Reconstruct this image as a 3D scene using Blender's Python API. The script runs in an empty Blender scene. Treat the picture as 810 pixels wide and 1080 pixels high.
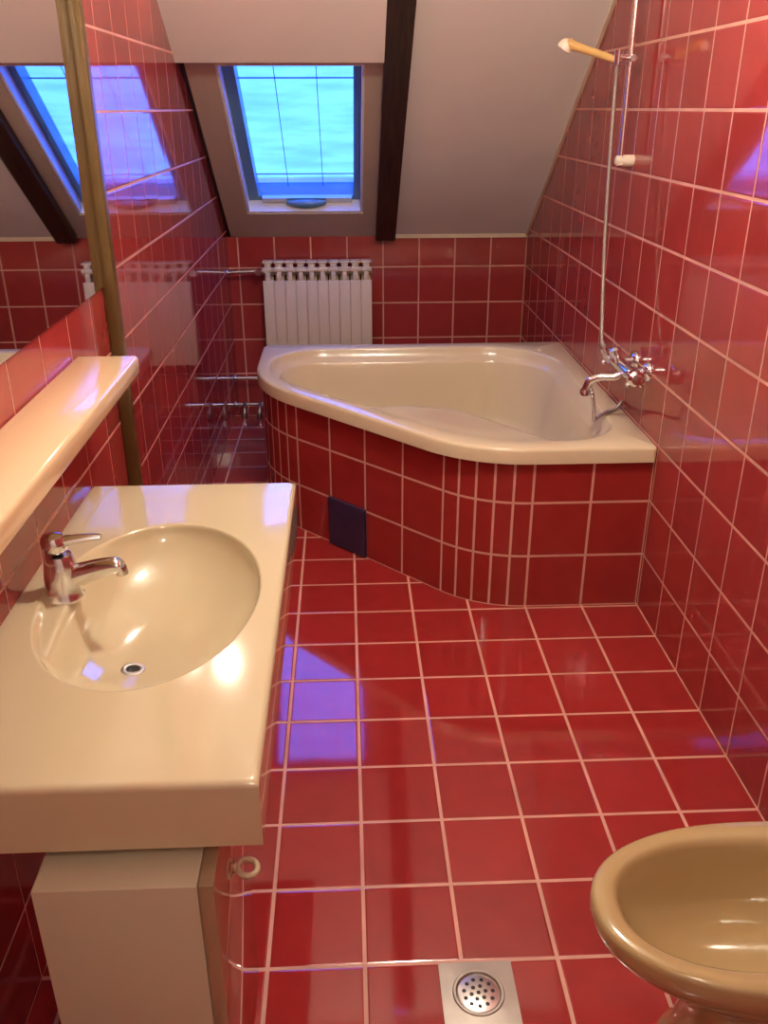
import bpy, bmesh, math, random
from mathutils import Vector, Matrix
PI = math.pi
scene = bpy.context.scene
col = scene.collection
random.seed(4)

# ------------------------------------------------------------------ materials
def nmat(name):
    m = bpy.data.materials.new(name); m.use_nodes = True
    nt = m.node_tree; b = nt.nodes['Principled BSDF']
    return m, nt, b

def node(nt, t, **kw):
    n = nt.nodes.new(t)
    for k, v in kw.items():
        setattr(n, k, v)
    return n

def mth(nt, op, a, b=None, c=None):
    n = nt.nodes.new('ShaderNodeMath'); n.operation = op
    for i, v in enumerate((a, b, c)):
        if v is None: continue
        if isinstance(v, (int, float)): n.inputs[i].default_value = v
        else: nt.links.new(v, n.inputs[i])
    return n.outputs[0]

def simple(name, rgb, rough=.4, metal=0, ior=1.5, coat=0, noise=0.0, nscale=8, bump=0, bscale=200):
    m, nt, b = nmat(name)
    b.inputs['Roughness'].default_value = rough
    b.inputs['Metallic'].default_value = metal
    b.inputs['IOR'].default_value = ior
    b.inputs['Coat Weight'].default_value = coat
    tc = node(nt, 'ShaderNodeTexCoord')
    nz = node(nt, 'ShaderNodeTexNoise'); nz.inputs['Scale'].default_value = nscale
    nz.inputs['Detail'].default_value = 4
    nt.links.new(tc.outputs['Object'], nz.inputs['Vector'])
    mx = node(nt, 'ShaderNodeMix', data_type='RGBA')
    nt.links.new(nz.outputs['Fac'], mx.inputs['Factor'])
    mx.inputs['A'].default_value = (*[c*(1-noise) for c in rgb], 1)
    mx.inputs['B'].default_value = (*[min(1, c*(1+noise)) for c in rgb], 1)
    nt.links.new(mx.outputs['Result'], b.inputs['Base Color'])
    if bump:
        n2 = node(nt, 'ShaderNodeTexNoise'); n2.inputs['Scale'].default_value = bscale
        nt.links.new(tc.outputs['Object'], n2.inputs['Vector'])
        bp = node(nt, 'ShaderNodeBump'); bp.inputs['Strength'].default_value = bump
        bp.inputs['Distance'].default_value = .002
        nt.links.new(n2.outputs['Fac'], bp.inputs['Height'])
        nt.links.new(bp.outputs['Normal'], b.inputs['Normal'])
    return m

TILE = (.31, .022, .022)
WALLT = (.33, .038, .036)
GROUT = (.62, .30, .22)

def tile_mat(name, ax, offs, rgb, rough=.07, ior=1.55, half=.0034, pitch=.2, thin=1.0, tilt=.006):
    """square glazed tiles laid on the plane of axes ax (0=x,1=y,2=z)"""
    m, nt, b = nmat(name)
    tc = node(nt, 'ShaderNodeTexCoord')
    sp = node(nt, 'ShaderNodeSeparateXYZ'); nt.links.new(tc.outputs['Object'], sp.inputs[0])
    ds, ids = [], []
    for a, o in zip(ax, offs):
        u = mth(nt, 'SUBTRACT', sp.outputs[a], o)
        ds.append(mth(nt, 'MULTIPLY', mth(nt, 'PINGPONG', u, pitch/2), 1 if ds else thin))
        ids.append(mth(nt, 'FLOOR', mth(nt, 'DIVIDE', u, pitch)))
    d = mth(nt, 'MINIMUM', ds[0], ds[1])
    mr = node(nt, 'ShaderNodeMapRange'); mr.interpolation_type = 'SMOOTHSTEP'
    mr.inputs['From Min'].default_value = half-.0008; mr.inputs['From Max'].default_value = half+.0008
    nt.links.new(d, mr.inputs['Value'])
    cb = node(nt, 'ShaderNodeCombineXYZ')
    nt.links.new(ids[0], cb.inputs[0]); nt.links.new(ids[1], cb.inputs[1])
    wn = node(nt, 'ShaderNodeTexWhiteNoise'); nt.links.new(cb.outputs[0], wn.inputs['Vector'])
    nz = node(nt, 'ShaderNodeTexNoise'); nz.inputs['Scale'].default_value = 14; nz.inputs['Detail'].default_value = 3
    nt.links.new(tc.outputs['Object'], nz.inputs['Vector'])
    v = mth(nt, 'ADD', mth(nt, 'MULTIPLY', wn.outputs['Value'], .16), mth(nt, 'MULTIPLY', nz.outputs['Fac'], .25))
    v = mth(nt, 'ADD', v, .80)
    hs = node(nt, 'ShaderNodeHueSaturation'); hs.inputs['Color'].default_value = (*rgb, 1)
    nt.links.new(v, hs.inputs['Value'])
    # grout, a little dirty
    gz = node(nt, 'ShaderNodeTexNoise'); gz.inputs['Scale'].default_value = 5
    nt.links.new(tc.outputs['Object'], gz.inputs['Vector'])
    gh = node(nt, 'ShaderNodeHueSaturation'); gh.inputs['Color'].default_value = (*GROUT, 1)
    nt.links.new(mth(nt, 'ADD', gz.outputs['Fac'], .5), gh.inputs['Value'])
    mx = node(nt, 'ShaderNodeMix', data_type='RGBA')
    nt.links.new(mr.outputs[0], mx.inputs['Factor'])
    nt.links.new(gh.outputs[0], mx.inputs['A']); nt.links.new(hs.outputs[0], mx.inputs['B'])
    nt.links.new(mx.outputs['Result'], b.inputs['Base Color'])
    rr = node(nt, 'ShaderNodeMapRange'); rr.inputs['To Min'].default_value = .6; rr.inputs['To Max'].default_value = rough
    nt.links.new(mr.outputs[0], rr.inputs['Value']); nt.links.new(rr.outputs[0], b.inputs['Roughness'])
    b.inputs['IOR'].default_value = ior
    # every tile sits a hair out of true; edges are rounded
    geo = node(nt, 'ShaderNodeNewGeometry')
    vm = node(nt, 'ShaderNodeVectorMath', operation='SUBTRACT')
    nt.links.new(wn.outputs['Color'], vm.inputs[0]); vm.inputs[1].default_value = (.5, .5, .5)
    vs = node(nt, 'ShaderNodeVectorMath', operation='SCALE'); vs.inputs['Scale'].default_value = tilt
    nt.links.new(vm.outputs[0], vs.inputs[0])
    va = node(nt, 'ShaderNodeVectorMath', operation='ADD')
    nt.links.new(geo.outputs['Normal'], va.inputs[0]); nt.links.new(vs.outputs[0], va.inputs[1])
    vn = node(nt, 'ShaderNodeVectorMath', operation='NORMALIZE'); nt.links.new(va.outputs[0], vn.inputs[0])
    hr = node(nt, 'ShaderNodeMapRange'); hr.interpolation_type = 'SMOOTHSTEP'
    hr.inputs['From Min'].default_value = half-.001; hr.inputs['From Max'].default_value = half+.004
    nt.links.new(d, hr.inputs['Value'])
    bz = node(nt, 'ShaderNodeTexNoise'); bz.inputs['Scale'].default_value = 9; bz.inputs['Detail'].default_value = 1
    nt.links.new(tc.outputs['Object'], bz.inputs['Vector'])
    h = mth(nt, 'ADD', hr.outputs[0], mth(nt, 'MULTIPLY', bz.outputs['Fac'], .22))
    bp = node(nt, 'ShaderNodeBump'); bp.inputs['Strength'].default_value = .5; bp.inputs['Distance'].default_value = .0014
    nt.links.new(h, bp.inputs['Height']); nt.links.new(vn.outputs[0], bp.inputs['Normal'])
    nt.links.new(bp.outputs['Normal'], b.inputs['Normal'])
    return m

M = {}
M['floor'] = tile_mat('red_floor_tiles', (0, 1), (.002, 0), TILE, rough=.06, ior=1.72, half=.0042)
M['wall_x'] = tile_mat('red_wall_tiles_side', (1, 2), (0, 0), WALLT, rough=.05, ior=1.62, half=.0042, thin=1.3)
M['wall_left'] = tile_mat('red_wall_tiles_glossy', (1, 2), (0, 0), WALLT, rough=.05, ior=1.75, half=.0034, thin=2.0)
M['wall_y'] = tile_mat('red_wall_tiles_end', (0, 2), (0, 0), WALLT, rough=.06, half=.0040)
M['apron'] = simple('red_glazed_tile', (.30, .024, .022), .08, ior=1.55, noise=.15, nscale=12)
M['grout'] = simple('grout', (.62, .34, .25), .7, noise=.2, nscale=20)
M['navy'] = simple('navy_tile', (.022, .022, .06), .12, ior=1.55, noise=.2)
M['plaster'] = simple('plaster', (.82, .78, .72), .75, noise=.06, nscale=3, bump=.15)
M['trim_paint'] = simple('cream_bead', (.66, .52, .38), .5, noise=.06)
M['window_board'] = simple('painted_board', (.50, .40, .32), .5, noise=.1, nscale=6)
M['window_white'] = simple('white_paint', (.80, .80, .80), .4, noise=.03)
M['window_sash'] = simple('grey_blue_sash', (.12, .26, .36), .35, noise=.1)
M['dark_metal'] = simple('dark_metal', (.09, .09, .10), .4, metal=.6, noise=.2)
M['ceramic'] = simple('cream_ceramic', (.60, .51, .33), .10, ior=1.55, coat=.6, noise=.03, nscale=3)
M['acrylic'] = simple('cream_acrylic', (.66, .56, .38), .2, ior=1.5, coat=.25, noise=.03, nscale=3)
M['beige'] = simple('beige_ceramic', (.44, .32, .15), .10, ior=1.55, coat=.6, noise=.04, nscale=4)
M['shelf'] = simple('cream_shelf', (.74, .53, .32), .14, ior=1.55, coat=.4, noise=.04, nscale=4)
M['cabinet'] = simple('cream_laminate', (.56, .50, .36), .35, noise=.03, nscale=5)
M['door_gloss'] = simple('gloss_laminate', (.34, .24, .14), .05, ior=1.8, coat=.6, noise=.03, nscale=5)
M['chrome'] = simple('chrome', (.80, .81, .84), .14, metal=1, noise=.03)
M['satin'] = simple('satin_chrome', (.85, .82, .80), .22, metal=1, noise=.03)
M['steel'] = simple('steel', (.55, .52, .50), .30, metal=1, noise=.1)
M['drain_steel'] = simple('drain_steel', (.40, .36, .32), .35, metal=.7, noise=.12, nscale=25)
M['black'] = simple('dark_opening', (.008, .007, .006), .6, noise=.2)
M['yellow_plastic'] = simple('yellowed_plastic', (.62, .38, .13), .3, noise=.12, nscale=18)
M['white_plastic'] = simple('off_white_plastic', (.78, .68, .55), .35, noise=.05)
M['radiator'] = simple('radiator_enamel', (.74, .62, .44), .35, noise=.03)
M['brown_strip'] = simple('brown_varnished_strip', (.10, .055, .014), .3, noise=.25, nscale=10)
M['hose'] = simple('grey_hose', (.36, .30, .26), .4, metal=.5, noise=.1)

def wood():
    m, nt, b = nmat('dark_beam_wood')
    tc = node(nt, 'ShaderNodeTexCoord')
    mp = node(nt, 'ShaderNodeMapping'); mp.inputs['Scale'].default_value = (60, 4, 4)
    nt.links.new(tc.outputs['Object'], mp.inputs['Vector'])
    nz = node(nt, 'ShaderNodeTexNoise'); nz.inputs['Scale'].default_value = 1.2; nz.inputs['Detail'].default_value = 6
    nt.links.new(mp.outputs[0], nz.inputs['Vector'])
    cr = node(nt, 'ShaderNodeValToRGB')
    cr.color_ramp.elements[0].color = (.012, .006, .004, 1); cr.color_ramp.elements[0].position = .3
    cr.color_ramp.elements[1].color = (.055, .026, .014, 1); cr.color_ramp.elements[1].position = .75
    nt.links.new(nz.outputs['Fac'], cr.inputs[0]); nt.links.new(cr.outputs[0], b.inputs['Base Color'])
    b.inputs['Roughness'].default_value = .45
    bp = node(nt, 'ShaderNodeBump'); bp.inputs['Strength'].default_value = .4; bp.inputs['Distance'].default_value = .004
    nt.links.new(nz.outputs['Fac'], bp.inputs['Height']); nt.links.new(bp.outputs['Normal'], b.inputs['Normal'])
    return m
M['beam'] = wood()

def mirror_mat():
    m, nt, b = nmat('mirror_glass')
    b.inputs['Base Color'].default_value = (.86, .85, .83, 1); b.inputs['Metallic'].default_value = 1
    tc = node(nt, 'ShaderNodeTexCoord'); nz = node(nt, 'ShaderNodeTexNoise'); nz.inputs['Scale'].default_value = 3
    nt.links.new(tc.outputs['Object'], nz.inputs['Vector'])
    nt.links.new(mth(nt, 'MULTIPLY', nz.outputs['Fac'], .03), b.inputs['Roughness'])
    return m
M['mirror'] = mirror_mat()

def glass_mat():
    m, nt, b = nmat('window_glass')
    nt.nodes.remove(b)
    tr = node(nt, 'ShaderNodeBsdfTransparent'); gl = node(nt, 'ShaderNodeBsdfGlossy')
    gl.inputs['Roughness'].default_value = .02
    fr = node(nt, 'ShaderNodeFresnel'); fr.inputs['IOR'].default_value = 1.45
    tc = node(nt, 'ShaderNodeTexCoord'); nz = node(nt, 'ShaderNodeTexNoise')
    nz.inputs['Scale'].default_value = 5; nz.inputs['Detail'].default_value = 5
    mp = node(nt, 'ShaderNodeMapping'); mp.inputs['Scale'].default_value = (.6, 3, 3)
    nt.links.new(tc.outputs['Object'], mp.inputs['Vector']); nt.links.new(mp.outputs[0], nz.inputs['Vector'])
    cr = node(nt, 'ShaderNodeValToRGB')      # dust and rain streaks on the pane
    cr.color_ramp.elements[0].color = (.85, .86, .95, 1); cr.color_ramp.elements[1].color = (1, 1, 1, 1)
    cr.color_ramp.elements[0].position = .35; cr.color_ramp.elements[1].position = .6
    nt.links.new(nz.outputs['Fac'], cr.inputs[0]); nt.links.new(cr.outputs[0], tr.inputs['Color'])
    mx = node(nt, 'ShaderNodeMixShader')
    g_ = node(nt, 'ShaderNodeNewGeometry')
    nt.links.new(mth(nt, 'MULTIPLY', fr.outputs[0], mth(nt, 'SUBTRACT', 1, g_.outputs['Backfacing'])), mx.inputs[0]); nt.links.new(tr.outputs[0], mx.inputs[1]); nt.links.new(gl.outputs[0], mx.inputs[2])
    nt.links.new(mx.outputs[0], nt.nodes['Material Output'].inputs['Surface'])
    return m
M['glass'] = glass_mat()

def emit_mat(name, rgb, s):
    m, nt, b = nmat(name)
    b.inputs['Base Color'].default_value = (.8, .8, .8, 1)
    b.inputs['Emission Color'].default_value = (*rgb, 1); b.inputs['Emission Strength'].default_value = s
    return m

# ------------------------------------------------------------------ mesh helpers
class MB:
    def __init__(s): s.v = []; s.f = []; s.mi = []; s.sm = []
    def add(s, vs, fs, mi=0, smooth=False):
        o = len(s.v); s.v += [tuple(p) for p in vs]
        for f in fs:
            s.f.append(tuple(i+o for i in f)); s.mi.append(mi); s.sm.append(smooth)
    def box(s, a, b, mi=0):
        (x0, y0, z0), (x1, y1, z1) = a, b
        s.add([(x0,y0,z0),(x1,y0,z0),(x1,y1,z0),(x0,y1,z0),(x0,y0,z1),(x1,y0,z1),(x1,y1,z1),(x0,y1,z1)],
              [(0,3,2,1),(4,5,6,7),(0,1,5,4),(1,2,6,5),(2,3,7,6),(3,0,4,7)], mi)
    def rbox(s, a, b, r=.006, seg=3, mi=0):
        bm = bmesh.new(); bmesh.ops.create_cube(bm, size=1)
        c = [(p+q)/2 for p, q in zip(a, b)]; d = [abs(q-p) for p, q in zip(a, b)]
        for v in bm.verts: v.co = Vector([c[i]+v.co[i]*d[i] for i in range(3)])
        bmesh.ops.bevel(bm, geom=bm.edges[:], offset=r, segments=seg, profile=.5, affect='EDGES')
        bm.verts.index_update()
        s.add([v.co for v in bm.verts], [[v.index for v in f.verts] for f in bm.faces], mi, True)
        bm.free()
    def rings(s, rings, cap0=True, cap1=True, mi=0, smooth=True, close=True):
        n = len(rings[0]); vs = [p for r in rings for p in r]; fs = []
        m = n if close else n-1
        for i in range(len(rings)-1):
            for j in range(m):
                k = (j+1) % n
                fs.append((i*n+j, i*n+k, (i+1)*n+k, (i+1)*n+j))
        if cap0: fs.append(tuple(range(n))[::-1])
        if cap1: fs.append(tuple((len(rings)-1)*n+j for j in range(n)))
        s.add(vs, fs, mi, smooth)
    def tube(s, path, r, n=14, mi=0, cap=True):
        path = [Vector(p) for p in path]
        rs = r if isinstance(r, (list, tuple)) else [r]*len(path)
        rings = []; prev = None
        for i, p in enumerate(path):
            t = (path[min(i+1, len(path)-1)]-path[max(i-1, 0)])
            if t.length < 1e-9: t = Vector((0, 0, 1))
            t.normalize()
            if prev is None:
                a = Vector((0, 0, 1)) if abs(t.z) < .9 else Vector((1, 0, 0))
                u = t.cross(a).normalized()
            else:
                u = (prev-t*prev.dot(t)).normalized()
            prev = u; w = t.cross(u)
            rings.append([p+(u*math.cos(2*PI*k/n)+w*math.sin(2*PI*k/n))*rs[i] for k in range(n)])
        s.rings(rings, cap, cap, mi)
    def lathe(s, c, axis, prof, n=28, mi=0):
        """prof: (radius, height) along axis from c"""
        ax = Vector(axis).normalized(); a = Vector((0, 0, 1)) if abs(ax.z) < .9 else Vector((1, 0, 0))
        u = ax.cross(a).normalized(); w = ax.cross(u); c = Vector(c)
        s.rings([[c+ax*h+(u*math.cos(2*PI*k/n)+w*math.sin(2*PI*k/n))*max(r, 1e-5) for k in range(n)] for r, h in prof], True, True, mi)
    def torus(s, c, axis, R, r, n=32, m=12, mi=0):
        ax = Vector(axis).normalized(); a = Vector((0, 0, 1)) if abs(ax.z) < .9 else Vector((1, 0, 0))
        u = ax.cross(a).normalized(); w = ax.cross(u); c = Vector(c)
        vs = []; fs = []
        for i in range(n):
            d = u*math.cos(2*PI*i/n)+w*math.sin(2*PI*i/n)
            for j in range(m):
                vs.append(c+d*(R+r*math.cos(2*PI*j/m))+ax*(r*math.sin(2*PI*j/m)))
                fs.append((i*m+j, ((i+1) % n)*m+j, ((i+1) % n)*m+(j+1) % m, i*m+(j+1) % m))
        s.add(vs, fs, mi, True)
    def build(s, name, mats, parent=None, angle=40):
        me = bpy.data.meshes.new(name); me.from_pydata(s.v, [], s.f)
        if not isinstance(mats, (list, tuple)): mats = [mats]
        for m in mats: me.materials.append(m)
        for p, mi, sm in zip(me.polygons, s.mi, s.sm):
            p.material_index = mi; p.use_smooth = sm
        bm = bmesh.new(); bm.from_mesh(me)
        bmesh.ops.remove_doubles(bm, verts=bm.verts, dist=1e-6)
        bmesh.ops.recalc_face_normals(bm, faces=bm.faces)
        for e in bm.edges:
            if len(e.link_faces) == 2 and e.calc_face_angle(0) > math.radians(angle): e.smooth = False
        bm.to_mesh(me); bm.free()
        o = bpy.data.objects.new(name, me); col.objects.link(o)
        if parent: o.parent = parent; o.matrix_parent_inverse = parent.matrix_world.inverted()
        return o

def tag(o, label, cat, group=None):
    o['label'] = label; o['category'] = cat
    if group: o['group'] = group
    return o
def struct(o): o['kind'] = 'structure'; return o
def thing(name, loc, label, cat, group=None):
    o = bpy.data.objects.new(name, None); col.objects.link(o)
    o.empty_display_size = .05
    o.location = loc; bpy.context.view_layer.update()
    return tag(o, label, cat, group)

def spline(pts, n=8):
    """Catmull-Rom through pts"""
    P = [Vector(p) for p in pts]; P = [2*P[0]-P[1]]+P+[2*P[-1]-P[-2]]; out = []
    for i in range(1, len(P)-2):
        for k in range(n):
            t = k/n; a, b, c, d = P[i-1:i+3]
            out.append(.5*((2*b)+(c-a)*t+(2*a-5*b+4*c-d)*t*t+(3*b-a-3*c+d)*t**3))
    return out+[P[-2]]

def fillet(poly, rad, seg=14):
    """closed 2-D polygon with rounded corners"""
    out = []; n = len(poly)
    for i in range(n):
        p = Vector(poly[i]); a = (Vector(poly[i-1])-p); b = (Vector(poly[(i+1) % n])-p)
        r = rad[i]
        if r <= 0: out.append(p.copy()); continue
        ua, ub = a.normalized(), b.normalized(); ang = ua.angle(ub)
        t = r/math.tan(ang/2); c = p+(ua+ub).normalized()*(r/math.sin(ang/2))
        s, e = p+ua*t-c, p+ub*t-c
        a0 = math.atan2(s.y, s.x); d = math.atan2(e.y, e.x)-a0
        d = (d+PI) % (2*PI)-PI
        for k in range(seg+1):
            out.append(c+Vector((math.cos(a0+d*k/seg), math.sin(a0+d*k/seg)))*r)
    return out

def raycast(poly, c, ang):
    d = Vector((math.cos(ang), math.sin(ang))); best = None
    for i in range(len(poly)):
        a, b = poly[i], poly[(i+1) % len(poly)]; e = b-a
        den = d.x*e.y-d.y*e.x
        if abs(den) < 1e-12: continue
        w = a-c; t = (w.x*e.y-w.y*e.x)/den; u = (w.x*d.y-w.y*d.x)/den
        if t > 0 and -1e-3 <= u <= 1+1e-3: best = t if best is None else max(best, t)
    return c+d*best

# ------------------------------------------------------------------ room
XL, YB, YF = -1.655, 2.375, -3.45
KZ, SL = .966, .734                      # knee-wall height, roof slope
CZ = 2.5
YC = YB-(CZ-KZ)/SL                       # where the slope meets the flat ceiling
def sz(y): return KZ+SL*(YB-y)           # height of the sloping ceiling
nrm = Vector((0, -SL, -1)).normalized()  # into the room
up = -nrm

b = MB(); b.box((XL-.1, YF-.1, -.12), (.1, YB+.1, 0)); struct(b.build('floor', M['floor']))
def side_wall(name, x0, x1, m):
    b = MB(); prof = [(YF, 0), (YB+.1, 0), (YB+.1, sz(YB+.1)+.16), (YC-.1, CZ+.2), (YF, CZ+.2)]
    b.rings([[(x0, y, z) for y, z in prof], [(x1, y, z) for y, z in prof]], smooth=False)
    return struct(b.build(name, m))
side_wall('wall_left', XL-.1, XL, M['wall_left']); side_wall('wall_right', 0, .1, M['wall_x'])
b = MB(); b.box((XL, YB, 0), (0, YB+.1, KZ)); struct(b.build('wall_back', M['wall_y']))
b = MB(); b.box((XL, YF-.1, 0), (0, YF, CZ+.2)); struct(b.build('wall_front', M['plaster']))

BX0, BX1 = -.842, -.737                  # beam edges
WX0, WX1 = -1.515, -.915                 # window hole in the surround
WY0, WY1 = 2.185, 1.285                  # lower / upper end of the hole
def slab(b, x0, x1, y0, y1, d0, d1, mi=0):
    """slab following the roof slope, from offset d0 to d1 along the outward normal"""
    vs = []
    for d in (d0, d1):
        for x, y in ((x0, y0), (x1, y0), (x1, y1), (x0, y1)):
            vs.append(Vector((x, y, sz(y)))+up*d)
    b.add(vs, [(0,1,2,3),(7,6,5,4),(0,4,5,1),(1,5,6,2),(2,6,7,3),(3,7,4,0)], mi)
# ceiling: right field, upper-left boxed panel, flat part
b = MB()
slab(b, BX1-.05, 0, YB+.02, YC, 0, .1)
slab(b, XL, BX0-.001, WY1-.057, YC-.02, -.05, .1)
b.box((XL, YF, CZ), (0, YC+.02, CZ+.1))
struct(b.build('ceiling', M['plaster']))
# bead between tiles and slope, along the back wall and up the right wall
b = MB(); b.box((BX1, YB-.012, KZ-.012), (0, YB, KZ+.012)); struct(b.build('trim_1', M['trim_paint']))
b = MB(); slab(b, -.012, 0, YB-.01, YC+.02, -.012, .01); struct(b.build('trim_2', M['trim_paint']))
b = MB(); b.rbox((XL, -.262, 0), (XL+.034, -.222, CZ-.002), .004, 2); struct(b.build('trim_3', M['brown_strip']))

# rafter
bm_ = MB(); slab(bm_, BX0, BX1, YB-.030, YC+.02, -.05, .05)
tag(bm_.build('ceiling_beam', M['beam']), 'dark brown wooden rafter on the sloping ceiling, right of the skylight', 'beam')

# ------------------------------------------------------------------ window
win = bpy.data.objects.new('window_1', None); col.objects.link(win); struct(win)
win.location = (-1.2, 1.75, sz(1.75)); bpy.context.view_layer.update()
def frame(b, X0, X1, Y0, Y1, x0, x1, y0, y1, d0, d1):
    slab(b, X0, x0, Y0, Y1, d0, d1); slab(b, x1, X1, Y0, Y1, d0, d1)
    slab(b, x0, x1, Y0, y0, d0, d1); slab(b, x0, x1, y1, Y1, d0, d1)
b = MB(); frame(b, XL+.022, BX0+.02, YB-.002, WY1-.14, WX0, WX1, WY0, WY1, -.002, .02)
b.build('surround_board', M['window_board'], win)
b = MB(); slab(b, XL, BX0+.02, YB+.1, WY0+.03, .02, .1); slab(b, XL, WX0-.03, YB+.02, WY1-.08, .02, .1)
slab(b, WX1+.03, BX0+.05, YB+.02, WY1-.08, .02, .1)
b.build('roof_lining', M['dark_metal'], win)
b = MB(); frame(b, WX0-.03, WX1+.03, WY0+.03, WY1-.03, WX0+.012, WX1-.012, WY0-.012, WY1+.012, .004, .20)
b.build('window_frame', M['window_white'], win)
# sash set deeper, darker
sx0, sx1, sy0, sy1 = WX0+.062, WX1-.045, WY0-.040, WY1+.03
b = MB(); frame(b, WX0+.010, WX1-.010, WY0-.010, WY1+.010, sx0, sx1, sy0, sy1, .070, .150)
sash = b.build('sash', M['window_sash'], win)
b = MB(); slab(b, sx0-.005, sx1+.005, sy0+.005, sy1-.005, .120, .126)
b.build('pane', M['glass'], sash)
b = MB()
for x in (sx0+.155, sx0+.335): slab(b, x-.0016, x+.0016, sy0, sy1, .130, .133)
for y in (sy0-.085, sy1+.17): slab(b, sx0, sx1, y+.0025, y-.0025, .130, .133)
b.build('glazing_wire', M['window_sash'], sash)
# rail with the ventilation handle at the foot of the sash
b = MB()
mid = (sx0+sx1)/2
slab(b, sx0+.02, sx1-.01, sy0+.022, sy0-.012, .050, .069)
b.build('bottom_rail', M['steel'], sash)
b = MB()
o0 = []
hy = sy0+.008
pts = []
for k in range(17):
    t = k/16; x = mid-.10+.20*t; bulge = .030*math.sin(PI*t)**.6
    pts.append(Vector((x, hy, sz(hy)))+up*(.044-bulge*.3)+Vector((0, .0, 0)))
b.tube(pts, [.012+.012*math.sin(PI*k/16) for k in range(17)], 12)
b.build('vent_handle', M['window_sash'], win)

# ------------------------------------------------------------------ bathtub
TH = .60
tub = thing('bathtub', (-.65, .75, 0), 'large cream corner bathtub in a red tiled surround with a rounded front', 'bathtub')
outer = fillet([(-.002, -.004), (-.610, -.004), (-1.400, .850), (-1.400, 1.425), (-.002, 1.425)], [.012, .46, .62, .03, .012], 16)
opening = fillet([(-.085, .075), (-.575, .075), (-1.345, .900), (-1.345, 1.350), (-.085, 1.350)], [.20, .46, .45, .24, .32], 16)
cc = Vector((-.56, .95))
angs = sorted({math.atan2(p.y-cc.y, p.x-cc.x) for p in outer} | {-PI+2*PI*k/400 for k in range(400)})
ang2 = []
for a in angs:
    if not ang2 or a-ang2[-1] > .004: ang2.append(a)
O = [raycast(outer, cc, a) for a in ang2]
I = [raycast(opening, cc, a) for a in ang2]
def sc(loop, s, z, c=cc):
    return [(c.x+(p.x-c.x)*s, c.y+(p.y-c.y)*s, z) for p in loop]
def inset(loop, d, z):
    return [((p-(p-cc).normalized()*d).x, (p-(p-cc).normalized()*d).y, z) for p in loop]
# crease where the shallow front seat drops into the deep well
ridge = fillet([(-.125, .125), (-.33, .29), (-.58, .64), (-.80, .685), (-1.00, .585), (-1.305, .915), (-1.305, 1.312), (-.115, 1.312)], [.10, .3, .16, .10, .10, .36, .20, .28], 14)
RL = [raycast(ridge, cc, a) for a in ang2]
def mixr(t, z): return [(*(p.lerp(q, t)), z) for p, q in zip(I, RL)]
b = MB()
R_ = [inset(O, .03, TH-.054), inset(O, 0, TH-.054), inset(O, 0, TH-.012), inset(O, .0035, TH-.0035), inset(O, .012, TH),
      sc(I, 1.012, TH), sc(I, 1.0, TH-.002), mixr(.08, TH-.010), mixr(.22, TH-.026), mixr(.55, TH-.046), mixr(.85, TH-.058), mixr(.96, TH-.064),
      sc(RL, 1.0, TH-.071), sc(RL, .985, TH-.090), sc(RL, .965, TH-.15), sc(RL, .94, TH-.24), sc(RL, .91, TH-.31), sc(RL, .86, TH-.352), sc(RL, .78, TH-.378),
      sc(RL, .6, TH-.392), sc(RL, .3, TH-.398), sc(RL, .05, TH-.40)]
b.rings(R_, False, True)
b.build('tub', M['acrylic'], tub, 75)
# tiled surround: tiles of .2 on the flats, narrow strips round the bends
poly = fillet([(-.001, .012), (-.568, .012), (-1.385, .859), (-1.385, 1.42), (-1.2, 1.42)], [0, .40, .60, 0, 0], 40)
path = poly[:-1]
S = [0]
for i in range(1, len(path)): S.append(S[-1]+(path[i]-path[i-1]).length)
def at(s):
    s = min(max(s, 0), S[-1])
    for i in range(1, len(S)):
        if s <= S[i]+1e-9:
            t = (s-S[i-1])/max(S[i]-S[i-1], 1e-9); p = path[i-1].lerp(path[i], t)
            d = (path[i]-path[i-1]).normalized(); return p, Vector((-d.y, d.x))
sA = .398; arc1 = .40*math.radians(46.04); sB = sA+arc1
flat = (Vector((-.568, .012))-Vector((-1.385, .859))).length-.40*math.tan(math.radians(23.02))-.60*math.tan(math.radians(21.98))
sC = sB+flat; arc2 = .60*math.radians(43.96); sD = sC+arc2
joints = [0, .2, sA]+[sA+arc1*k/5 for k in range(1, 6)]+[sB+flat*k/4 for k in range(1, 5)]+[sC+arc2*k/7 for k in range(1, 8)]+[sD+.2, S[-1]]
zj = [0, .2, .4, TH-.05]
g = .0042
b = MB()
for k in range(len(joints)-1):
    s0, s1 = joints[k], joints[k+1]
    cells = [(s0, s0+g, 1), (s1-g, s1, 1)]
    nn = max(1, int((s1-s0)/.03)); e0, e1 = s0+g, s1-g
    cells += [(e0+(e1-e0)*i/nn, e0+(e1-e0)*(i+1)/nn, 0) for i in range(nn)]
    for a0, a1, gm in cells:
        for zi in range(3):
            for z0, z1, hz in ((zj[zi], zj[zi]+g, 1), (zj[zi]+g, zj[zi+1]-g, 0), (zj[zi+1]-g, zj[zi+1], 1)):
                m_ = 1 if (gm or hz) else 0
                off = 0 if m_ else .0
                p0, n0 = at(a0); p1, n1 = at(a1)
                b.add([(p0.x, p0.y, z0), (p1.x, p1.y, z0), (p1.x, p1.y, z1), (p0.x, p0.y, z1)], [(0, 1, 2, 3)], m_, True)
b.build('tiled_surround', [M['apron'], M['grout']], tub)
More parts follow.
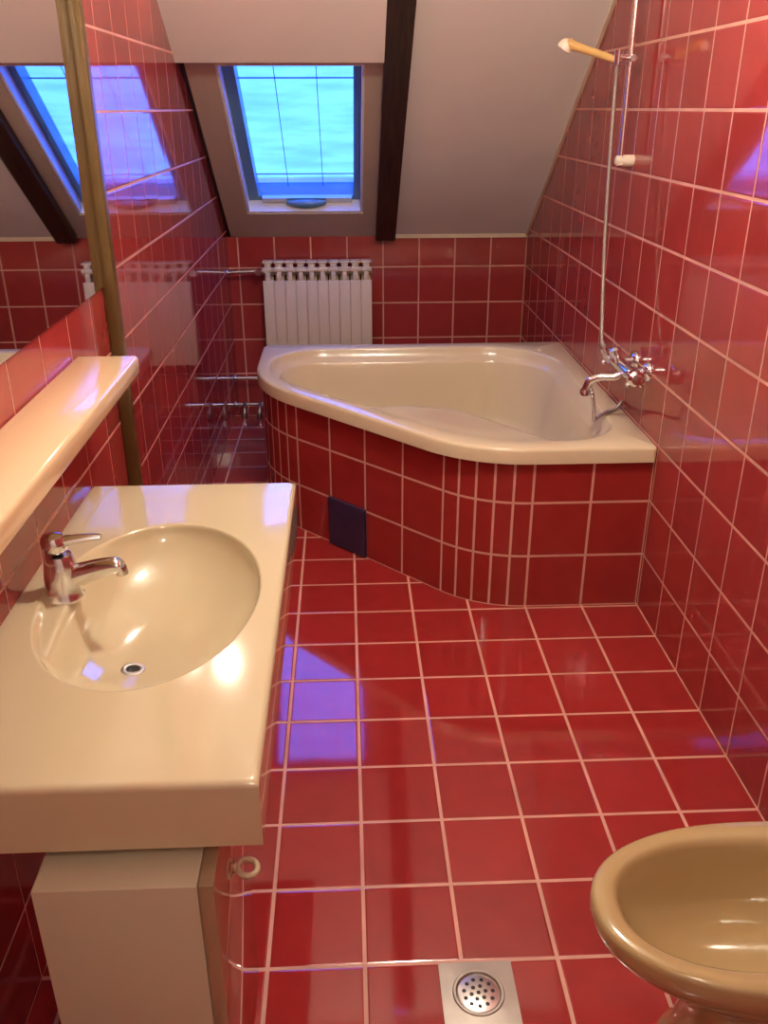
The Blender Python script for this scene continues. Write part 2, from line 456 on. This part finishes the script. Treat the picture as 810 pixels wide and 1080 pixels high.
# navy access tile, bottom row of the slanted side, standing a little proud
s0, s1 = sB+flat*2/4-.004, sB+flat*3/4+.004
p0, n0 = at(s0); p1, n1 = at(s1)
nv = Vector((p0.y-p1.y, -(p0.x-p1.x))); nv.normalize()
if nv.dot(Vector((-1, -1))) < 0: nv = -nv
b = MB(); t_ = .014
vs = []
for d in (-.002, t_):
    q0, q1 = p0+nv*d, p1+nv*d
    vs += [(q0.x, q0.y, .006), (q1.x, q1.y, .006), (q1.x, q1.y, .207), (q0.x, q0.y, .207)]
b.add(vs, [(0,1,2,3),(4,5,6,7),(0,1,5,4),(1,2,6,5),(2,3,7,6),(3,0,4,7)])
o = b.build('access_tile', M['navy'], tub); o['label'] = 'dark navy tile in the bottom row of the surround'

# ------------------------------------------------------------------ bath mixer, shower
mx = thing('bath_mixer', (0, .22, .80), 'chrome bath mixer tap on the right wall above the bathtub rim', 'faucet')
b = MB()
b.tube([(-.068, .14, .80), (-.068, .17, .80), (-.068, .33, .80), (-.068, .36, .80)], [.017, .022, .022, .017], 20)
for y in (.18, .32):
    b.lathe((-.001, y, .80), (-1, 0, 0), [(.001, 0), (.034, 0), (.034, .004), (.026, .014), (.016, .018), (.016, .06), (.001, .06)])
b.build('mixer_body', M['chrome'], mx)
for y, s in ((.125, -1), (.375, 1)):
    b = MB()
    b.lathe((-.068, y-.02*s, .80), (0, s, 0), [(.012, 0), (.014, .01), (.022, .02), (.027, .03), (.027, .05), (.018, .06), (.001, .062)], 24)
    for k in range(4):
        a = PI/4+k*PI/2; d = Vector((math.cos(a), 0, math.sin(a)))
        c = Vector((-.068, y+.02*s, .80))
        b.tube([c+d*.015, c+d*.036, c+d*.040], [.0085, .0095, .004], 10)
    b.build('handle', M['chrome'], mx)
b = MB()
b.tube(spline([(-.072, .22, .785), (-.10, .225, .772), (-.145, .235, .768), (-.178, .245, .752), (-.192, .25, .715)], 6), [.0135]*24+[.015], 16)
b.lathe((-.192, .25, .718), (0, .0, -1), [(.001, 0), (.016, 0), (.018, .006), (.018, .016), (.011, .018), (.001, .012)], 20)
b.build('spout', M['chrome'], mx)
b = MB()
b.lathe((-.075, .26, .80), (-.35, .1, 1), [(.001, 0), (.012, 0), (.012, .035), (.019, .042), (.019, .06), (.01, .068), (.001, .068)], 20)
b.build('diverter', M['chrome'], mx)
b = MB()
b.lathe((-.085, .36, .795), (-.5, .2, 1), [(.001, 0), (.010, 0), (.010, .028), (.014, .03), (.014, .045), (.001, .046)], 16)
b.build('hose_outlet', M['chrome'], mx)

ch = MB()
cp = spline([(-.176, .245, .733), (-.165, .237, .70), (-.155, .235, .64), (-.148, .245, .610), (-.115, .30, .606), (-.075, .345, .606), (-.035, .378, .607), (-.006, .405, .622)], 6)
ch.tube(cp, .0062, 8)
for i in range(0, len(cp), 2): ch.torus(cp[i], (cp[min(i+1, len(cp)-1)]-cp[max(i-1, 0)]), .0062, .0026, 10, 6)
tag(ch.build('plug_chain', M['steel']), 'grey metal chain curling from the bath spout over the bathtub rim', 'chain')

RX, RY = -.045, .60
sr = thing('shower_rail', (0, RY, 1.45), 'vertical chrome shower rail fixed to the right wall above the bathtub', 'shower rail')
b = MB(); b.tube([(RX, RY, 1.435), (RX, RY, 2.13)], .0095, 16); b.build('rail', M['satin'], sr)
for z in (1.438, 2.12):
    b = MB(); b.lathe((0, RY, z), (-1, 0, 0), [(.001, 0), (.019, 0), (.019, .03), (.017, .05), (.017, .058), (.012, .063), (.001, .064)], 24)
    b.tube([(RX, RY, z-.014), (RX, RY, z+.016)], .0155, 20)
    b.build('rail_bracket', M['white_plastic'], sr)
b = MB()
b.tube([(RX, RY, 1.735), (RX, RY, 1.775)], .0165, 20)
b.tube([(RX, RY-.04, 1.755), (RX, RY, 1.755), (RX, RY+.03, 1.755)], [.011, .012, .011], 16)
b.tube([(RX, RY, 1.755), (RX-.042, RY, 1.757)], [.012, .014], 16)
b.tube([(RX-.042, RY, 1.735), (RX-.042, RY, 1.78)], [.013, .016], 16)
b.build('slider', M['chrome'], sr)
hs = thing('hand_shower', (-.095, RY, 1.755), 'yellowed plastic hand shower held in the slider of the shower rail', 'shower head')
h0, h1 = Vector((-.086, RY, 1.748)), Vector((-.238, RY+.135, 1.808))
dr = (h1-h0)
b = MB(); b.tube([h0-dr*.05, h0, h0+dr*.25, h0+dr*.6, h0+dr*.85, h0+dr*.93], [.0095, .011, .0125, .0135, .0155, .021], 20)
b.build('handle', M['yellow_plastic'], hs)
b = MB(); fd = Vector((-.50, .25, -.82)).normalized()
b.lathe(h0+dr*.96-fd*.010, fd, [(.001, -.004), (.014, -.002), (.022, .006), (.027, .02), (.027, .030), (.023, .033), (.001, .033)], 28)
b.build('spray_head', M['white_plastic'], hs)['label'] = 'off-white spray head'
ho = MB()
hp = spline([(-.088, RY, 1.732), (-.088, RY, 1.66), (-.09, .575, 1.45), (-.092, .535, 1.2), (-.096, .475, 1.0), (-.104, .405, .86), (-.106, .368, .842)], 10)
ho.tube(hp, .0065, 10)
for i in range(0, len(hp)-1): ho.torus(hp[i], hp[i+1]-hp[i], .0062, .0018, 12, 6)
tag(ho.build('shower_hose', M['hose']), 'long grey shower hose hanging from the hand shower down to the bath mixer', 'hose')

# ------------------------------------------------------------------ radiator and pipes
rd = thing('radiator', (-1.165, 2.30, .25), 'cream ten section radiator on the back wall under the skylight', 'radiator')
n = 10; rx0, rx1 = -1.462, -.868; w = (rx1-rx0)/n; rz0, rz1 = .27, .853; ry0, ry1 = 2.235, 2.325
for k in range(n):
    b = MB(); x0 = rx0+k*w; c = x0+w/2
    b.rbox((x0+.0003, ry0, rz0+.02), (x0+w-.0003, ry0+.012, rz1-.10), .0045, 3)          # front plate
    b.rbox((c-.006, ry0+.006, rz0+.01), (c+.006, ry1, rz1-.012), .003, 2)                # web
    b.rbox((x0+.004, ry1-.014, rz0+.02), (x0+w-.004, ry1-.004, rz1-.05), .003, 2)        # rear plate
    b.tube([(x0, (ry0+ry1)/2, rz0+.03), (x0+w, (ry0+ry1)/2, rz0+.03)], .02, 16)
    b.tube([(x0, (ry0+ry1)/2, rz1-.055), (x0+w, (ry0+ry1)/2, rz1-.055)], .02, 16)
    # curved outlet head: fin tips at the front plus the top cap
    b.rbox((c-.013, ry0+.001, rz1-.105), (c+.013, ry0+.010, rz1-.055), .003, 2)
    b.rbox((x0+.0003, ry0-.001, rz1-.054), (x0+w-.0003, ry0+.012, rz1-.030), .004, 2)
    b.rbox((c-.0285, ry0+.006, rz1-.010), (c+.0285, ry1-.004, rz1), .003, 2)
    b.rbox((c-.018, ry0+.012, rz1-.034), (c+.018, ry0+.040, rz1-.006), .004, 2)
    b.build('section', M['radiator'], rd)
b = MB()
for x in (rx0+.5*w, rx1-.5*w):
    b = MB(); b.box((x-.012, ry1-.01, .70), (x+.012, YB, .73)); b.build('wall_bracket', M['radiator'], rd)
b = MB(); ym = (ry0+ry1)/2
b.tube([(rx0, ym, .798), (rx0-.03, ym, .798)], .016, 16); b.tube([(rx0-.02, ym-.05, .798), (rx0-.02, ym+.01, .798)], [.018, .016], 16)
b.build('valve', M['chrome'], rd)
b = MB(); b.tube([(XL, ym, .792), (rx0-.025, ym, .798)], .010, 14); b.lathe((XL, ym, .792), (1, 0, 0), [(.001, 0), (.022, 0), (.02, .006), (.011, .008)])
tag(b.build('heating_pipe', M['steel']), 'thin silver pipe from the left wall to the top of the radiator', 'pipe')
b = MB(); b.tube(spline([(XL, ym, .20), (-1.60, ym, .20), (-1.48, ym, .20), (-1.43, ym, .205), (-1.42, ym, .235), (-1.42, ym, .29)], 6), .010, 14)
b.lathe((XL, ym, .20), (1, 0, 0), [(.001, 0), (.022, 0), (.02, .006), (.011, .008)])
tag(b.build('heating_pipe', M['steel']), 'silver pipe from the left wall to the foot of the radiator', 'pipe')
b = MB(); yq = 2.20
b.tube([(XL, yq, .068), (-1.38, yq, .068)], .010, 14)
b.lathe((XL, yq, .068), (1, 0, 0), [(.001, 0), (.02, 0), (.018, .006), (.011, .008)])
for x in (-1.60, -1.515):
    b.tube([(x, yq, .072), (x, yq-.045, .05), (x, yq-.05, .03)], [.011, .013, .014], 14)
    b.lathe((x, yq-.05, .036), (0, 0, -1), [(.001, 0), (.016, 0), (.018, .01), (.018, .034), (.001, .0355)])
tag(b.build('floor_pipe', M['steel']), 'lowest silver pipe with two valves near the floor, left of the bathtub', 'pipe')

# ------------------------------------------------------------------ washbasin
BZ, BB = .745, .628
bx0, bx1, by0, by1 = XL, -1.146, -1.686, -.585
ws = thing('washbasin', (-1.40, -1.14, BB), 'wide cream washbasin slab with an oval bowl on the left wall', 'washbasin')
def edgevals(a, c, n, r=.012):
    e = [r*(1-math.cos(PI/2*k/5)) for k in range(6)]
    mid = [a+r+(c-a-2*r)*k/n for k in range(1, n)]
    return [a+v for v in e]+mid+[c-v for v in reversed(e)]
xs, ys = edgevals(bx0, bx1, 84), edgevals(by0, by1, 150)
ecx, ecy, ea, eb = -1.400, -1.143, .208, .314
def smooth(a, c, x):
    t = min(max((x-a)/(c-a), 0), 1); return t*t*(3-2*t)
def bowl(x, y):
    r = math.hypot((x-ecx)/ea, (y-ecy)/eb)
    lip = .006*smooth(1.02, .985, r)
    if r >= 1.0: return lip
    deep = .125*(1-(max(r, 0))**2.6)**.62
    dx = math.hypot((x+1.40)/.17, (y+1.17)/.30)
    # flat shelf on the wall side that carries the tap
    k = smooth(-1.552, -1.515, x+.012*math.cos((y-ecy)*6))
    return lip+deep*k+.010*(1-k)*smooth(1, .95, r)
def rnd(v, a, c, r=.012):
    d = min(v-a, c-v)
    if d >= r: return 0
    return r-math.sqrt(max(r*r-(r-d)**2, 0))
ec = Vector((ecx, ecy))
rect = [Vector(p) for p in ((bx0, by0), (bx1, by0), (bx1, by1), (bx0, by1))]
crn = [math.atan2(p.y-ecy, p.x-ecx) for p in rect]
aa = sorted(set([-PI+2*PI*k/220 for k in range(220)]+crn))
aa = [a for i, a in enumerate(aa) if a in crn or all(abs(a-c) > .008 for c in crn)]
def ray_rect(a, d):
    return raycast([Vector((bx0, by0+d)), Vector((bx1-d, by0+d)), Vector((bx1-d, by1-d)), Vector((bx0, by1-d))], ec, a)
def ell_pt(a, r):
    k = 1/math.hypot(math.cos(a)/ea, math.sin(a)/eb)*r
    return Vector((ecx+k*math.cos(a), ecy+k*math.sin(a)))
ringsT = []
for k in range(7):
    t = PI/2*k/6; d = .012*(1-math.sin(t)); ringsT.append([(*ray_rect(a, .012-.012*math.cos(t)), BZ-.012*(1-math.sin(t))) for a in aa])
E_ = [ell_pt(a, 1.03) for a in aa]; Q_ = [ray_rect(a, .012) for a in aa]
for t in (.3, .6, .85): ringsT.append([(*(p.lerp(q, t)), BZ) for p, q in zip(Q_, E_)])
for rr in [1.03, 1.02, 1.01, 1.004, .998, .992, .985, .975, .96]+[.94-.03*k for k in range(30)]:
    ringsT.append([(p.x, p.y, BZ-bowl(p.x, p.y)) for p in (ell_pt(a, rr) for a in aa)])
ringsB = [[(*ray_rect(a, 0), BB) for a in aa]]
for rr in (1.03, .95, .85, .7, .5, .3, .07):
    ringsB.append([(p.x, p.y, min(BB, BZ-bowl(p.x, p.y)-.012)) for p in (ell_pt(a, rr) for a in aa)])
b = MB(); b.rings(ringsB[::-1]+ringsT, True, True)
vs, fs = b.v, b.f
b = MB(); b.add(vs, fs, 0, True); b.build('basin', M['ceramic'], ws, 50)
dx, dy = -1.437, -1.215; dz = BZ-bowl(dx, dy)
b = MB(); b.lathe((dx, dy, dz-.001), (.10, .02, 1), [(.013, .001), (.0135, .003), (.019, .004), (.0225, .003), (.024, 0), (.024, -.004), (.013, -.004)], 32)
o = b.build('drain_ring', M['steel'], ws)
b = MB(); b.lathe((dx, dy, dz-.001), (.10, .02, 1), [(.001, .0015), (.0134, .0015), (.0134, -.003), (.001, -.003)], 24); b.build('drain_hole', M['black'], ws)['label'] = 'black drain opening'

fx, fy = -1.578, -1.120; fz = BZ-bowl(fx, fy)
fa = thing('basin_tap', (fx, fy, fz), 'chrome single lever tap standing on the left side of the washbasin', 'faucet')
def ell(c, rx, ry, z, n=28): return [(c[0]+rx*math.cos(2*PI*k/n), c[1]+ry*math.sin(2*PI*k/n), z) for k in range(n)]
b = MB()
b.rings([ell((fx, fy), .040, .036, fz), ell((fx, fy), .040, .036, fz+.005), ell((fx, fy), .036, .033, fz+.010), ell((fx+.001, fy), .034, .031, fz+.045), ell((fx+.002, fy), .030, .028, fz+.080), ell((fx+.001, fy), .025, .024, fz+.094), ell((fx, fy), .010, .010, fz+.100)])
b.build('tap_body', M['chrome'], fa)
b = MB()
sp_ = spline([(fx+.008, fy, fz+.040), (fx+.040, fy-.001, fz+.051), (fx+.080, fy-.002, fz+.064), (fx+.112, fy-.003, fz+.071), (fx+.124, fy-.003, fz+.068)], 6)
nS = len(sp_); rr_ = []
rings = []
for i, p in enumerate(sp_):
    t = i/(nS-1); hh = .026-.015*t; ww = .021-.006*t
    rings.append([(p.x-.3*hh*math.sin(2*PI*k/16), p.y+ww*math.cos(2*PI*k/16), p.z+hh*math.sin(2*PI*k/16)) for k in range(16)])
b.rings(rings)
b.lathe((fx+.118, fy-.003, fz+.068), (.15, 0, -1), [(.001, 0), (.011, 0), (.012, .004), (.012, .018), (.009, .019), (.001, .016)], 20)
b.build('spout', M['chrome'], fa)
b = MB()
b.rings([ell((fx, fy), .020, .020, fz+.103), ell((fx-.002, fy), .0245, .0235, fz+.108), ell((fx-.003, fy), .0255, .0245, fz+.122), ell((fx-.004, fy), .020, .020, fz+.134), ell((fx-.005, fy), .008, .008, fz+.139)])
lp = [(fx, fy, fz+.120), (fx+.035, fy+.006, fz+.123), (fx+.066, fy+.012, fz+.124), (fx+.084, fy+.015, fz+.123)]
rings = []
for (x, y, z), hh, ww in zip(lp, (.012, .009, .007, .005), (.017, .013, .011, .008)):
    rings.append([(x, y+ww*math.cos(2*PI*k/14), z+hh*math.sin(2*PI*k/14)) for k in range(14)])
b.rings(rings)
b.build('lever', M['chrome'], fa)

# shelf above the basin
b = MB(); b.rbox((XL, -1.72, 1.026), (-1.507, -.572, 1.073), .009, 4)
tag(b.build('wall_shelf', M['shelf']), 'narrow cream shelf on the left wall between washbasin and mirror', 'shelf')
# mirror
b = MB(); b.rbox((XL+.0005, -1.95, 1.178), (XL+.0065, -.265, 2.25), .0012, 1)
tag(b.build('wall_mirror', M['mirror']), 'large frameless mirror on the left wall above the shelf', 'mirror')

# cabinet under the basin
cb_ = thing('vanity_cabinet', (-1.36, -1.57, 0), 'small cream cabinet standing under the near end of the washbasin', 'cabinet')
cy0, cy1, cz = -1.735, -1.405, .602
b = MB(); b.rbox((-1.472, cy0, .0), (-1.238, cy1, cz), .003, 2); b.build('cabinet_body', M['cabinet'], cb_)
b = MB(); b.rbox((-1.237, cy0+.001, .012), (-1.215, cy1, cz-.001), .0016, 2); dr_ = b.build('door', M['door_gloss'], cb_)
b = MB(); ky, kz = -1.558, .450
b.tube([(-1.216, ky, kz), (-1.209, ky, kz)], [.009, .007], 14)
b.torus((-1.1935, ky, kz), (.15, -.1, 1), .0165, .0055, 32, 12)
b.build('ring_knob', M['ceramic'], dr_)['label'] = 'cream ring knob'

# ------------------------------------------------------------------ bidet
bd = thing('bidet', (-.30, -1.615, 0), 'beige ceramic bidet against the right wall', 'bidet')
def egg(x0, x1, hw, z, n=72, yc=-1.615, pw=2.25):
    """plan outline: round nose at x0 (room side), squarer at x1 (wall side)"""
    out = []; c = x0+(x1-x0)*.56
    for k in range(n):
        a = 2*PI*k/n; co, si = math.cos(a), math.sin(a)
        e = 2/pw if co < 0 else 2/3.2
        X = math.copysign(abs(co)**e, co); Y = math.copysign(abs(si)**e, si)
        out.append((c+(X*(c-x0) if co < 0 else X*(x1-c)), yc+Y*hw, z))
    return out
b = MB()
N = .398
b.rings([egg(-.46, -.06, .118, 0), egg(-.46, -.06, .118, .02), egg(-.44, -.06, .108, .05), egg(-.425, -.05, .10, .13), egg(-.44, -.04, .108, .20),
         egg(-.505, -.03, .135, .265), egg(-.575, -.02, .163, .315), egg(-.606, -.015, .175, .345), egg(-.616, -.012, .180, .366), egg(-.616, -.012, .180, .386), egg(-.613, -.015, .178, .394), egg(-.608, -.02, .173, N),
         egg(-.582, -.150, .142, N), egg(-.575, -.157, .135, N-.004), egg(-.569, -.163, .129, N-.014), egg(-.555, -.172, .118, N-.05),
         egg(-.52, -.19, .098, N-.10), egg(-.47, -.21, .072, N-.135), egg(-.40, -.235, .040, N-.148), egg(-.33, -.27, .012, N-.151)])
b.build('bidet_bowl', M['beige'], bd, 60)
b = MB(); b.lathe((-.245, -1.615, N-.128), (-.6, 0, 1), [(.001, -.003), (.012, -.003), (.014, .003), (.020, .004), (.024, .001), (.024, -.006), (.001, -.006)], 24)
b.build('drain_ring', M['steel'], bd)

# ------------------------------------------------------------------ floor drain
fd_ = thing('floor_drain', (-.771, -1.47, 0), 'square metal floor drain with a round perforated grate in the red floor', 'drain')
b = MB(); x0, x1, y0, y1 = -.847, -.697, -1.552, -1.404; c = (-.773, -1.474); n = 48
def sq(k):
    a = 2*PI*k/n; co, si = math.cos(a), math.sin(a); m = max(abs(co), abs(si)); hx, hy = (x1-x0)/2, (y1-y0)/2
    return ((x0+x1)/2+co/m*hx, (y0+y1)/2+si/m*hy)
def rg(f, z): return [(*f(k), z) for k in range(n)]
circ = lambda r: (lambda k: (c[0]+r*math.cos(2*PI*k/n), c[1]+r*math.sin(2*PI*k/n)))
b.rings([rg(sq, 0), rg(sq, .003), rg(circ(.052), .004), rg(circ(.050), .006), rg(circ(.046), .006), rg(circ(.043), .002), rg(circ(.0425), .0008)], False, False)
b.build('drain_plate', M['drain_steel'], fd_, 30)
b = MB(); b.lathe((c[0], c[1], .0006), (0, 0, 1), [(.001, 0), (.0424, 0), (.0424, .0012), (.038, .0028), (.001, .0034)], 40)
gr = b.build('grate', M['steel'], fd_)
b = MB()
for R2, cnt, ph in ((0, 1, 0), (.0145, 6, .2), (.029, 11, .1)):
    for k in range(cnt):
        a = ph+2*PI*k/cnt; px, py = c[0]+R2*math.cos(a), c[1]+R2*math.sin(a)
        z = .0006+.0034-.0006*(R2/.038)
        b.lathe((px, py, z-.001), (0, 0, 1), [(.001, 0), (.0042, 0), (.0042, .0014), (.001, .0014)], 12)
b.build('grate_hole', M['black'], gr)

# ------------------------------------------------------------------ room lamps out of view, plus an added fill globe behind the camera
LX, LY = -.80, -.75
glow = emit_mat('lamp_glow', (1, .90, .74), 240)
glow_fill = emit_mat('fill_globe_glow', (1, .90, .74), 48)
def globe(x, y, label, m):
    lm = thing('ceiling_lamp', (x, y, CZ), label, 'lamp', 'globe lamps on the flat ceiling')
    b = MB(); b.lathe((x, y, CZ), (0, 0, -1), [(.001, 0), (.06, 0), (.06, .02), (.04, .03), (.04, .05), (.001, .05)], 32); b.build('lamp_base', M['white_plastic'], lm)
    b = MB(); prof = [(.085*math.sin(PI*k/16), .04+.085*(1-math.cos(PI*k/16))) for k in range(17)]
    b.lathe((x, y, CZ), (0, 0, -1), prof, 32); b.build('lamp_globe', m, lm)
globe(LX, LY, 'round glowing glass globe lamp on the flat ceiling, nearer to the skylight', glow)
globe(-.75, -2.95, 'added dimmer fill globe on the flat ceiling, farther from the skylight', glow_fill)  # unseen globe added as neutral fill for the faces turned to the camera
wl = thing('wall_lamp', (XL, .70, 2.17), 'small glowing globe lamp high on the left wall near the slope', 'lamp')
b = MB(); b.lathe((XL, .70, 2.17), (1, 0, 0), [(.001, 0), (.04, 0), (.04, .012), (.02, .02), (.02, .04), (.001, .04)], 28); b.build('lamp_base', M['white_plastic'], wl)
b = MB(); prof = [(.05*math.sin(PI*k/14), .03+.05*(1-math.cos(PI*k/14))) for k in range(15)]
b.lathe((XL, .70, 2.17), (1, 0, 0), prof, 28); b.build('lamp_globe', emit_mat('wall_lamp_glow', (1, .90, .74), 150), wl)

# ------------------------------------------------------------------ sky
w = bpy.data.worlds.new('sky'); scene.world = w; w.use_nodes = True
bg = w.node_tree.nodes['Background']; bg.inputs['Color'].default_value = (.045, .17, 1, 1); bg.inputs['Strength'].default_value = 6

# ------------------------------------------------------------------ camera
yaw, pit, rol = .0416032724, -.430811536, -.00264958558
cy, sy, cp, sp = math.cos(yaw), math.sin(yaw), math.cos(pit), math.sin(pit)
f = Vector((sy*cp, cy*cp, sp)); r = Vector((cy, -sy, 0)); u = r.cross(f)
cr, sr_ = math.cos(rol), math.sin(rol)
r2 = r*cr+u*sr_; u2 = -r*sr_+u*cr
cam = bpy.data.cameras.new('camera'); co = bpy.data.objects.new('camera', cam); col.objects.link(co)
mt = Matrix(((r2.x, u2.x, -f.x), (r2.y, u2.y, -f.y), (r2.z, u2.z, -f.z))).to_4x4()
mt.translation = (-1.00862566, -2.65920726, 1.60773861); co.matrix_world = mt
cam.sensor_fit = 'VERTICAL'; cam.sensor_height = 24; cam.sensor_width = 18; cam.lens = 24*927.926/1080
cam.clip_start = .02
scene.camera = co

vs_ = scene.view_settings
scene.display_settings.display_device = 'sRGB'
vs_.view_transform = 'Standard'; vs_.look = 'None'; vs_.gamma = 1; vs_.use_curve_mapping = False
vs_.exposure = .14
scene.cycles.max_bounces = 10
